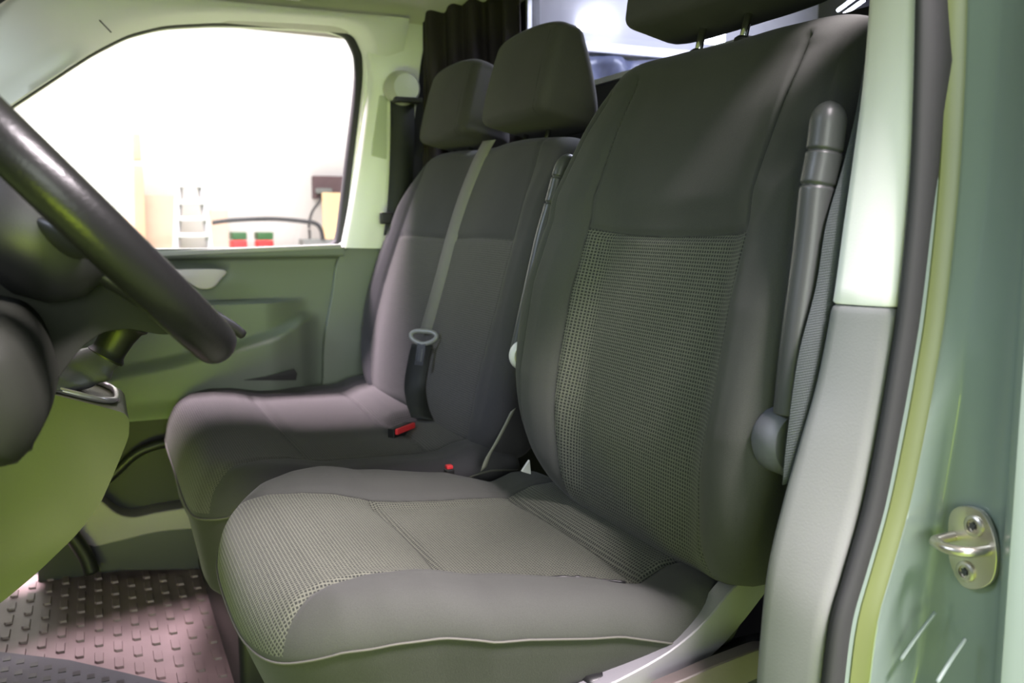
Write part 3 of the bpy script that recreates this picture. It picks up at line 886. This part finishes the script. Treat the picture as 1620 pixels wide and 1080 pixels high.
# ---- bulkhead behind the seats with its window
XP = 1.10
hole = [(XP, 1.02, 1.205), (XP, 2.345, 1.222), (XP, 2.345, 1.56), (XP, 1.02, 1.56)]
hy0, hy1, hz0, hz1 = 1.00, 2.345, 1.222, 1.545
hb = []
for (y0, y1, z0, z1) in ((.80, 2.60, 0, hz0), (.80, hy0, hz0, hz1), (hy1, 2.60, hz0, hz1), (.80, 2.60, hz1, 1.75)):
    hb.append((XP, XP + .03, y0, y1, z0, z1))
o = boxes('wall_rear', hb, M_PART); o['kind'] = 'structure'
fr = []
for (y0, y1, z0, z1) in ((1.40, hy1 + .01, hz0 - .006, hz0 + .006), (1.40, hy1 + .01, hz1 - .006, hz1 + .006), (hy1 - .006, hy1 + .006, hz0, hz1)):
    fr.append((XP - .008, XP + .004, y0, y1, z0, z1))
o = boxes('window_3', [(XP + .008, XP + .012, hy0, hy1, hz0, hz1)], M_WGLASS); o['kind'] = 'structure'
boxes('window_frame', fr, plastic('alu_strip', (.6, .6, .66), .35), o)

# dark cloth hanging behind the far head restraints
cur = []
pth = crs([(.86, 2.52), (.92, 2.46), (.99, 2.42), (1.045, 2.37), (1.07, 2.31)], 110)
tn_ = np.gradient(pth, axis=0); tn_ /= np.linalg.norm(tn_, axis=1)[:, None]; nm_ = np.column_stack([-tn_[:, 1], tn_[:, 0]])
sa = np.linspace(0, 1, 110)
for z in np.linspace(.95, 1.50, 20):
    w_ = .013 * np.sin(sa * 34 + z * 3) + .008 * np.sin(sa * 15 + 1)
    q = pth - nm_ * (w_ + .012)[:, None] * 1.0
    cur.append(np.column_stack([np.minimum(q[:, 0], 1.085), np.minimum(q[:, 1], 2.54), np.full(110, z)]))
V, Fc = loftvf(cur, cap=False, closed=False)
o = put('hanging_cloth', V, Fc, M_CURTAIN, mods=None)
md = o.modifiers.new('thick', 'SOLIDIFY'); md.thickness = .003
tag(o, 'very dark cloth hanging in vertical folds behind the far head restraint', 'cloth')

# ---- cargo room seen through the bulkhead window
cw_ = root('wall_cargo', (2.2, 2.6, 0), kind='structure')
YW = 2.62
P = lambda px, py: onY(px, py, YW)
box('upper_panel', XP + .03, 2.34, YW, YW + .04, 1.30, 2.6, M_CARGO, cw_, bevel=0)
box('lower_panel', XP + .03, 2.34, YW + .01, YW + .05, 0.0, 1.30, M_PART, cw_, bevel=0)
box('roof_panel', XP + .03, 2.34, .6, 2.66, 1.82, 1.86, M_CARGO, cw_, bevel=0)
box('side_panel', XP + .20, 2.34, .55, .59, 0, 1.9, M_PART, cw_, bevel=0)
box('rear_panel', 2.34, 2.38, .55, 2.66, 0, 1.9, M_PART, cw_, bevel=0)
z1 = P(900, 65)[2]; z2 = P(1000, 80)[2]
rlz = (P(950, 72)[2] + P(950, 85)[2]) / 2
rail = box('cargo_rail', XP + .1, 2.30, YW - .045, YW, rlz - .018, rlz + .012, plastic('cargo_rail', (.6, .6, .66), .4), None, bevel=.004)
tag(rail, 'pale rail along the cargo side wall seen through the rear window', 'rail')
tarp = []
for x in np.linspace(XP + .15, 2.28, 60):
    ring = []
    for t in np.linspace(0, 1, 16):
        z = 1.0 + t * (rlz - .03 - 1.0)
        ring.append((x, YW - .034 - .035 * math.sin(x * 17 + t * 5) ** 2 - .02 * math.sin(x * 41 + 9 * t), z))
    tarp.append(np.array(ring + [(x, YW - .004, 1.0 + (rlz - .03 - 1.0)), (x, YW - .004, 1.0)]))
o = loft('blue_tarp', tarp, M_CARGOB); tag(o, 'dark blue crumpled sheet behind the rear window below the rail', 'sheet')
bl = []
for x in np.linspace(1.3, 2.28, 50):
    ring = [(x, YW - .42 + .0, .9), ]
    for t in np.linspace(0, 1, 14):
        ring.append((x, YW - .40 + .28 * t, 1.19 + .045 * math.sin(t * PI) + .022 * math.sin(x * 19 + 6 * t)))
    ring.append((x, YW - .12, .9)); bl.append(np.array(ring))
o = loft('brown_blanket', bl, M_CARGOP); tag(o, 'lumpy brown blanket lying low behind the rear window', 'blanket')
l1 = onY(952, 40, YW - .05); l2 = onY(1126, 57, 1.9)
o = box('cargo_lamp', l1[0] - .06, l1[0] + .06, YW - .03, YW - .001, l1[2] - .012, l1[2] + .012, M_LED, bevel=.004)
tag(o, 'bright white led panel on the cargo wall beside the near bench head restraint', 'lamp')
o = box('cargo_lamp', l2[0] - .034, l2[0] + .034, l2[1] - .010, l2[1] + .010, l2[2] - .018, l2[2] + .018, M_LED, bevel=.004)
tag(o, 'small dazzling white lamp just above the driver backrest, between the posts', 'lamp')
sp_ = box('lamp_post', l2[0] - .008, l2[0] + .008, l2[1] - .01, l2[1] + .01, l2[2] + .018, 1.82, M_BLACK, bevel=.002)
tag(sp_, 'thin black hanger holding the small cargo lamp from the roof', 'lamp hanger')
for k, ((x0, y0), (x1, y1)) in enumerate((((1326, 16), (1352, -3)), ((1336, 22), (1366, 1)))):
    a = onX(x0, y0, 2.30); b = onX(x1, y1, 2.12)
    o = tube('tube_lamp', [a, a * .5 + b * .5, b], .0045, emis('tube_light', (.9, .92, 1), 12), n=10)
    tag(o, ['upper', 'lower'][k] + ' of the two thin white tube lamps at top right behind the driver seat', 'tube lamp', 'thin tube lamps in the cargo room')

area('cargo_fill', (1.7, 1.9, 1.80), (1.7, 2.3, 0), .8, .3, 45, (.86, .90, 1.0))  # added fill to brighten the cargo room beyond its visible leds

# ---- floor
fl = box('floor', -.60, 1.12, .62, 2.62, -.05, -.006, M_FLOOR, bevel=0); fl['kind'] = 'structure'
# brown rubber mat with raised marks
mv = crs([onZ(*p, -.003) for p in [(-120, 985), (-60, 935), (60, 910), (140, 903), (280, 898), (345, 905), (420, 960), (470, 1020), (480, 1110), (250, 1110), (60, 1110), (-120, 1110)]], 60, True)
V = list(np.column_stack([mv[:, 0], mv[:, 1], np.full(60, -.006)])) + list(np.column_stack([mv[:, 0], mv[:, 1], np.full(60, .0)]))
Fc = [tuple(range(60)), tuple(range(119, 59, -1))] + [(i, (i + 1) % 60, 60 + (i + 1) % 60, 60 + i) for i in range(60)]


def inpoly(x, y, poly):
    c = False; n = len(poly); j = n - 1
    for i in range(n):
        if (poly[i][1] > y) != (poly[j][1] > y) and x < (poly[j][0] - poly[i][0]) * (y - poly[i][1]) / (poly[j][1] - poly[i][1]) + poly[i][0]: c = not c
        j = i
    return c


px_, py_ = .060, .082
for i in range(-20, 40):
    for j in range(20, 50):
        x = i * px_ * .62; y = j * py_ + (.5 * py_ if i % 2 else 0)
        if all(inpoly(x + dx, y + dy, mv) for dx in (-.02, .02) for dy in (-.03, .03)):
            w_, l_, hgt = .0095, .027, .0048
            for (a0, a1, b0, b1) in ((-w_, w_ * .9, -l_, l_),):
                s = len(V)
                base = [(x + a0, y + b0 + .006), (x + a0 + .005, y + b0), (x + a1, y + b0), (x + a1, y + b1 - .006), (x + a1 - .005, y + b1), (x + a0, y + b1)]
                V += [(q[0], q[1], -.001) for q in base]
                V += [(x + (q[0] - x) * .86, y + (q[1] - y) * .93, hgt) for q in base]
                Fc += [tuple(s + 6 + k for k in range(6))] + [(s + k, s + (k + 1) % 6, s + 6 + (k + 1) % 6, s + 6 + k) for k in range(6)]
o = put('rubber_floor_mat', V, Fc, M_MAT, smooth=False)
tag(o, 'brown rubber floor mat with rows of raised marks in the passenger footwell', 'floor mat')
# speckled step mat nearest
sv = [onZ(*p, .012) for p in [(-160, 1018), (0, 1032), (110, 1045), (210, 1068), (300, 1090), (420, 1140), (300, 1400), (-160, 1400)]]
V = [(p[0], p[1], -.005) for p in sv] + [(p[0], p[1], .014) for p in sv]; n = len(sv)
Fc = [tuple(range(n)), tuple(range(2 * n - 1, n - 1, -1))] + [(i, (i + 1) % n, n + (i + 1) % n, n + i) for i in range(n)]
stp = put('step_mat', V, Fc, M_CARPET, smooth=False)
tag(stp, 'speckled grey step mat with short dark slots at the bottom left', 'floor mat')
sl = []
for i in range(-18, 18):
    for j in range(20, 44):
        x = i * .026; y = j * .05 + (.025 if i % 2 else 0)
        if all(inpoly(x + dx, y + dy, sv) for dx in (-.012, .012) for dy in (-.02, .02)): sl.append((x - .007, x + .007, y - .009, y + .009, .0135, .0152))
if sl: boxes('slot_row', sl, M_BLACK, stp)['kind'] = 'stuff'

# ---- footwell side: dark kick panel, pale ledge
kp = [onY(*p, 2.46) for p in [(150, 760), (185, 700), (260, 640), (420, 640), (480, 720), (480, 900), (300, 815), (215, 818), (180, 812)]]
o = prism('trim_5', [onY(*p, 2.52) for p in [(60, 640), (600, 620), (600, 960), (60, 960)]], (0, .03, 0), M_KDARK, bevel=.003); o['kind'] = 'structure'
o = prism('trim_6', crs([onY(*p, 2.44) for p in [(118, 812), (140, 780), (158, 790), (185, 812), (212, 818), (250, 810), (330, 798), (400, 790), (400, 822), (330, 834), (250, 842), (180, 858), (140, 862)]], 70, True), (0, .09, 0), M_LEDGE, bevel=.006); o['kind'] = 'structure'
o = prism('trim_7', [onY(*p, 2.45) for p in [(140, 858), (180, 852), (250, 838), (420, 822), (420, 900), (150, 903)]], (0, .08, 0), M_KICK, bevel=.004); o['kind'] = 'structure'
arch = tube('sill_cable_cover', crs([onY(*p, 2.47) for p in [(150, 775), (185, 745), (215, 718), (255, 702), (300, 698)]], 24), .012, M_BLACK)
tag(arch, 'black curved edge cover on the footwell side below the passenger door', 'edge cover')
dk = tube('footwell_trim', crs([onY(*p, 2.40) for p in [(104, 832), (122, 858), (136, 880), (146, 905)]], 20), .018, M_BLACK)
tag(dk, 'black sloping edge trim rising from the brown mat beside the console', 'edge trim')

# ---- dashboard
db = [(-.23, .60), (-.215, .80), (-.20, .94), (-.215, .975), (-.26, .99), (-.45, .985), (-.70, .95), (-.70, .30), (-.30, .30)]
prism('dashboard', [(x, 1.20, z) for x, z in crs(db, 60, True)], (0, 1.34, 0), M_KNEE, bevel=0)
tag(bpy.data.objects['dashboard'], 'dark dashboard edge visible at the far left behind the steering wheel', 'dashboard')

# ---- console with gear lever
cs = root('gear_console', (-.1, 1.55, .36), 'green lit plastic gear console sloping down from the dashboard at lower left', 'console')
cp = [(60, 618), (196, 652), (205, 664), (204, 690), (186, 735), (160, 795), (122, 845), (60, 905), (0, 955), (-90, 1010), (-250, 1010), (-250, 560), (-60, 585)]
q = dens(np.array([onY(*p, 1.45) for p in cp]), 6); q[:, 0] = np.maximum(q[:, 0], -.192)
for _ in range(2): q = (np.roll(q, 1, 0) + 2 * q + np.roll(q, -1, 0)) / 4
prism('console_body', q, (0, .22, 0), M_CONS, cs, bevel=.012)
# bezel ring around the gaiter, in the tilted top plane
ta = onY(40, 612, 1.45); tb = onY(200, 652, 1.45)
ex = (tb - ta) / np.linalg.norm(tb - ta); ey = np.array([0, 1., 0]); en = np.cross(ex, ey); en *= np.sign(en[2])
cen = tb - ex * .095 + ey * .11 + en * .004
se_ = lambda a, b, t, k=3.5: (a * np.sign(math.cos(t)) * abs(math.cos(t)) ** (2 / k), b * np.sign(math.sin(t)) * abs(math.sin(t)) ** (2 / k))
bz = [cen + ex * se_(.082, .088, t)[0] + ey * se_(.082, .088, t)[1] for t in np.linspace(0, 2 * PI, 60, endpoint=False)]
tube('gaiter_bezel', bz, .005, plastic('bezel_silver', (.55, .52, .52), .25, metal=.6), cs, n=10, close=True, up=tuple(en))
gl = root('gear_lever', tuple(cen), 'gear lever with black leather gaiter on the console', 'gear lever')
top = onY(168, 562, 1.555); tip = onY(189, 527, 1.555)
axl = (tip - top) / np.linalg.norm(tip - top); rr_ = []
for t in np.linspace(0, 1, 26):
    cg = cen - ex * .050 - ey * .02; cc = cg + (top - cg) * t + ex * .012 * math.sin(PI * t)
    nn = en * (1 - t) + axl * t; nn /= np.linalg.norm(nn); e_x = np.cross(ey, nn); e_x /= np.linalg.norm(e_x)
    A0 = .050 * (1 - t) ** 1.3 + .027; B0_ = .055 * (1 - t) ** 1.3 + .027
    R1 = []
    for a in np.linspace(0, 2 * PI, 48, endpoint=False):
        u, v = se_(A0, B0_, a, 3.5 - 1.5 * t)
        wob = 1 + .07 * math.sin(3 * a + 5 * t) * math.sin(PI * t) + .09 * math.sin(t * 15 + 2 * a) * math.sin(PI * t) * .6
        R1.append(cc + (e_x * u + ey * v) * wob)
    rr_.append(np.array(R1))
loft('gaiter', rr_, M_GAITER, gl)
lathe('collar', [(.0, -.005), (.028, -.004), (.029, .0), (.025, .006), (.0245, .012), (.026, .035), (.030, .052), (.036, .058), (.034, .063), (.0, .064)], top, axl, M_BLACK, gl, n=32)
lathe('gear_knob', [(.0, .06), (.016, .062), (.018, .08), (.026, .10), (.028, .125), (.022, .145), (0, .152)], top, axl, M_BLACK, gl, n=28)

# ---- steering column, knee panel, wheel
col_px = [(-60, 300), (0, 305), (40, 312), (76, 328), (110, 372), (150, 410), (172, 440), (215, 478), (262, 512), (285, 527), (255, 530), (205, 520), (165, 524), (130, 548), (98, 590), (70, 630), (-60, 640)]
q = dens(np.array([onY(*p, 1.0) for p in col_px]), 5)
for _ in range(2): q = (np.roll(q, 1, 0) + 2 * q + np.roll(q, -1, 0)) / 4
scl = root('steering_column', (-.1, 1.03, .8), 'dark plastic steering column shroud behind the wheel at left', 'steering column')
prism('shroud', q, (0, .12, 0), M_KNEE, scl, bevel=.018)
knee = [(-150, 470), (0, 478), (48, 500), (74, 545), (88, 610), (78, 655), (52, 695), (20, 712), (-150, 718)]
rk = []
cc = onY(-40, 600, .9)
K0 = np.array([onY(*p, .93) for p in knee]); K0 = crs(K0, 60, True); kc = K0.mean(0)
for y, s in ((.80, .35), (.803, .62), (.82, .84), (.86, .96), (.93, 1.0), (1.1, 1.0), (1.3, .97)):
    r_ = kc + (K0 - kc) * s; r_ = np.array(r_); r_[:, 1] = y; rk.append(r_)
kn = loft('knee_panel', rk, M_KNEE, None); tag(kn, 'rounded dark green lit knee panel under the steering column at the left edge', 'knee panel')
ky = root('hood_release', tuple(onY(30, 690, .86)), 'small dark catch with a bright yellow green tab under the knee panel', 'catch')
prism('catch_body', [onY(*p, .90) for p in [(-20, 700), (48, 672), (52, 715), (0, 722), (-20, 722)]], (0, .03, 0), M_BLACK, ky, bevel=.004)
prism('tab', [onY(*p, .89) for p in [(20, 697), (36, 681), (38, 698)]], (0, .008, 0), plastic('yellow_green_tab', (.50, .62, .03), .4), ky, bevel=0)

sw = root('steering_wheel', (-.013, 1.0, .905), 'black leather steering wheel seen almost edge-on at upper left', 'steering wheel')
sl_ = math.radians(48)
wd = np.array([math.cos(sl_), 0, -math.sin(sl_)])       # down along the wheel plane
wn = np.array([-math.sin(sl_), 0, -math.cos(sl_)])      # forward and down, towards the column
HC = np.array([-.022, .985, .912]); RW = .190
rim = [HC + RW * (math.cos(t) * wd + math.sin(t) * np.array([0, 1, 0])) for t in np.linspace(0, 2 * PI, 120, endpoint=False)]
tube('rim', rim, [.0192 + .0022 * (math.cos(t) > .3) * 0 for t in range(120)], M_LEATHER, sw, n=24, close=True, up=tuple(wn), sq=(1, 1.12))
hub = []
for d, r in ((-.030, .0), (-.030, .045), (-.024, .062), (.0, .072), (.035, .070), (.06, .055), (.075, .03)):
    hub.append(np.array([HC + wn * (d + .02) + max(r, .001) * (wd * math.cos(t) * 1.05 + np.array([0, math.sin(t), 0])) for t in np.linspace(0, 2 * PI, 40, endpoint=False)]))
loft('hub', hub, M_BLACK, sw)
for dy, ang in ((0, 0), (1, 1.25), (-1, -1.25), (0, PI)):
    dirv = math.cos(ang) * wd + math.sin(ang) * np.array([0, 1, 0])
    if ang == PI: continue
    sdv = np.cross(dirv, wn)
    R1 = []
    for t in np.linspace(0, 1, 12):
        c_ = HC + dirv * (.05 + (RW - .055) * t) + wn * (.028 * (1 - t) ** 1.2 + .004)
        w_ = .030 - .012 * math.sin(PI * t)
        R1.append(np.array([c_ + sdv * w_ * math.cos(a) + wn * .010 * math.sin(a) for a in np.linspace(0, 2 * PI, 20, endpoint=False)]))
    loft('spoke', R1, M_BLACK, sw)
stk = tube('wiper_stalk', crs([onY(250, 500, 1.14), onY(320, 495, 1.16), onY(360, 512, 1.17), onY(384, 529, 1.18)], 20), np.linspace(.010, .006, 20), M_BLACK)
tag(stk, 'black stalk tip poking out behind the bottom of the steering wheel rim', 'stalk')

# ================================================================== WORKSHOP OUTSIDE
gf = box('ground', -9, 9, -7, 9.6, -.62, -.60, M_GFLOOR, bevel=0); gf['kind'] = 'structure'
YG = 9.0
o = box('wall_back', -9, 9, YG, YG + .1, -.6, 6, M_GWALL, bevel=0); o['kind'] = 'structure'
G = lambda px, py, y=8.6: onY(px, py, y)
# roof beam
a = G(330, 30, 7.6); b = G(640, 62, 7.6)
o = tube('roof_beam', [a, (a + b) / 2, b], .05, plastic('beam_grey', (.35, .32, .28), .7), n=4, up=(0, 0, 1)); tag(o, 'grey roof beam crossing the top of the passenger window view', 'beam')
BT = G(400, 402, 7.6)[2]
wb = root('workbench', (.6, 8.1, -.6), 'white workbench behind the window line carrying the red and green boxes', 'workbench')
box('bench_top', G(331, 400, 8.5)[0] - .04, 2.6, 7.3, 8.95, BT - .04, BT - .001, M_GWALL, wb, bevel=.005)
for x in (G(331, 400, 8.5)[0] + .02, 2.5):
    for y in (7.4, 8.85): box('leg', x - .03, x + .03, y - .03, y + .03, -.6, BT - .04, M_GREY, wb, bevel=.004)
# tall board and lower boards
def gbox(name, x0, y0, x1, y1, y, d, mat, label, cat, group=None, bevel=.01):
    p0 = G(x0, y1, y); p1 = G(x1, y0, y); zb = -.6 if y1 >= 480 else (BT if name in ('cardboard_box', 'grey_block', 'orange_panel') else p0[2])
    o = box(name, p0[0], p1[0], y, y + d, zb, p1[2], mat, bevel=bevel); return tag(o, label, cat, group)
gbox('timber_board', 196, 211, 222, 253, 8.5, .06, M_WOOD, 'short pale board, highest thing by the white workshop wall', 'board')
gbox('timber_board', 201, 262, 226, 480, 8.5, .06, M_WOOD, 'tall narrow pale board standing under the short one by the white wall', 'board')
gbox('cardboard_sheet', 229, 308, 280, 480, 8.7, .05, M_CARD, 'wide pale cardboard sheet leaning left of the stepladder', 'cardboard')
gbox('cardboard_box', 332, 332, 360, 352, 8.5, .3, M_CARD, 'small pale cardboard box right of the stepladder', 'box')
# stepladder
ld = root('stepladder', tuple(G(305, 480, 7.15)), 'white aluminium stepladder standing by the workshop wall', 'stepladder')
for (x0, x1) in ((283, 279), (318, 333)):
    a = G(x0, 292, 7.15); b = G(x1, 390, 7.15); c_ = a + (b - a) * (a[2] + .6) / (a[2] - b[2])
    tube('rail', [a, (a + c_) / 2, c_], .028, M_ALU, ld, n=4)
for k, yv in enumerate((294, 321, 347, 373, 400, 430)):
    f = (yv - 292) / 98
    p0 = G(283 - 4 * f, yv, 7.15); p1 = G(318 + 15 * f, yv, 7.15)
    box('tread', p0[0], p1[0], 7.10, 7.22, p0[2] - .012, p0[2] + .02, M_ALU, ld, bevel=.003)
# dark shelf at right edge of the window with cable
sh = root('wall_shelf', tuple(G(525, 300, 8.5)), 'dark shelf with grey items at the right end of the white wall', 'shelf')
p0 = G(497, 314, 8.9); p1 = G(560, 279, 8.9)
box('shelf_back', p0[0], p1[0], 8.9, 9.0, p0[2], p1[2], plastic('shelf_brown', (.10, .06, .065), .7), sh, bevel=.01)
p0 = G(500, 306, 8.86); p1 = G(525, 298, 8.86)
box('shelf_item', p0[0], p1[0], 8.84, 8.90, p0[2], p1[2], M_GREY, sh, bevel=.01)
cbk = tube('hanging_cable', crs([G(*p, 8.88) for p in [(509, 300), (508, 314), (494, 335), (489, 355), (490, 372), (491, 401)]], 24), .012, M_DARK)
tag(cbk, 'dark cable curving down from the shelf at the right of the window view', 'cable')
# roof line of a parked car: dark curved line
cr = tube('long_hose', crs([G(*p, 7.8) for p in [(336, 352), (370, 348), (430, 346), (480, 350), (500, 354), (508, 364), (511, 378)]], 50), .018, M_DARK)
tag(cr, 'long dark hose arching along behind the red and green tins', 'hose')
gbox('orange_panel', 512, 305, 545, 372, 8.6, .04, plastic('pale_orange', (.8, .55, .30), .7), 'pale orange panel half hidden by the rear edge of the window', 'panel')
gbox('grey_block', 480, 378, 545, 388, 7.8, .2, M_GREY, 'low grey block on the window line at right', 'block')
for k, (x0, x1, y0) in enumerate(((369, 391, 367), (409, 433, 367))):
    t = root('paint_tin', tuple(G((x0 + x1) / 2, 396, 7.6)), ['left', 'right'][k] + ' of the two red and green boxes low in the workshop view', 'box', 'red and green boxes beyond the window')
    pA = G(x0, 402, 7.6); pB = G(x1, 380, 7.6); pC = G(x1, y0, 7.6)
    box('red_label', pA[0], pB[0], 7.6, 7.8, pA[2], pB[2], plastic('tin_red', (.75, .03, .03), .5), t, bevel=.01)
    box('green_top', pA[0], pB[0], 7.6, 7.8, pB[2] + .004, pC[2], plastic('tin_green', (.03, .10, .03), .5), t, bevel=.01)
# outer van roof / body so the cab is shaded like a real one
o = box('roof_outer', -.35, 4.5, .66, 2.66, 1.88, 1.92, M_PAINT, bevel=.01); o['kind'] = 'structure'; o.name = 'trim_8'
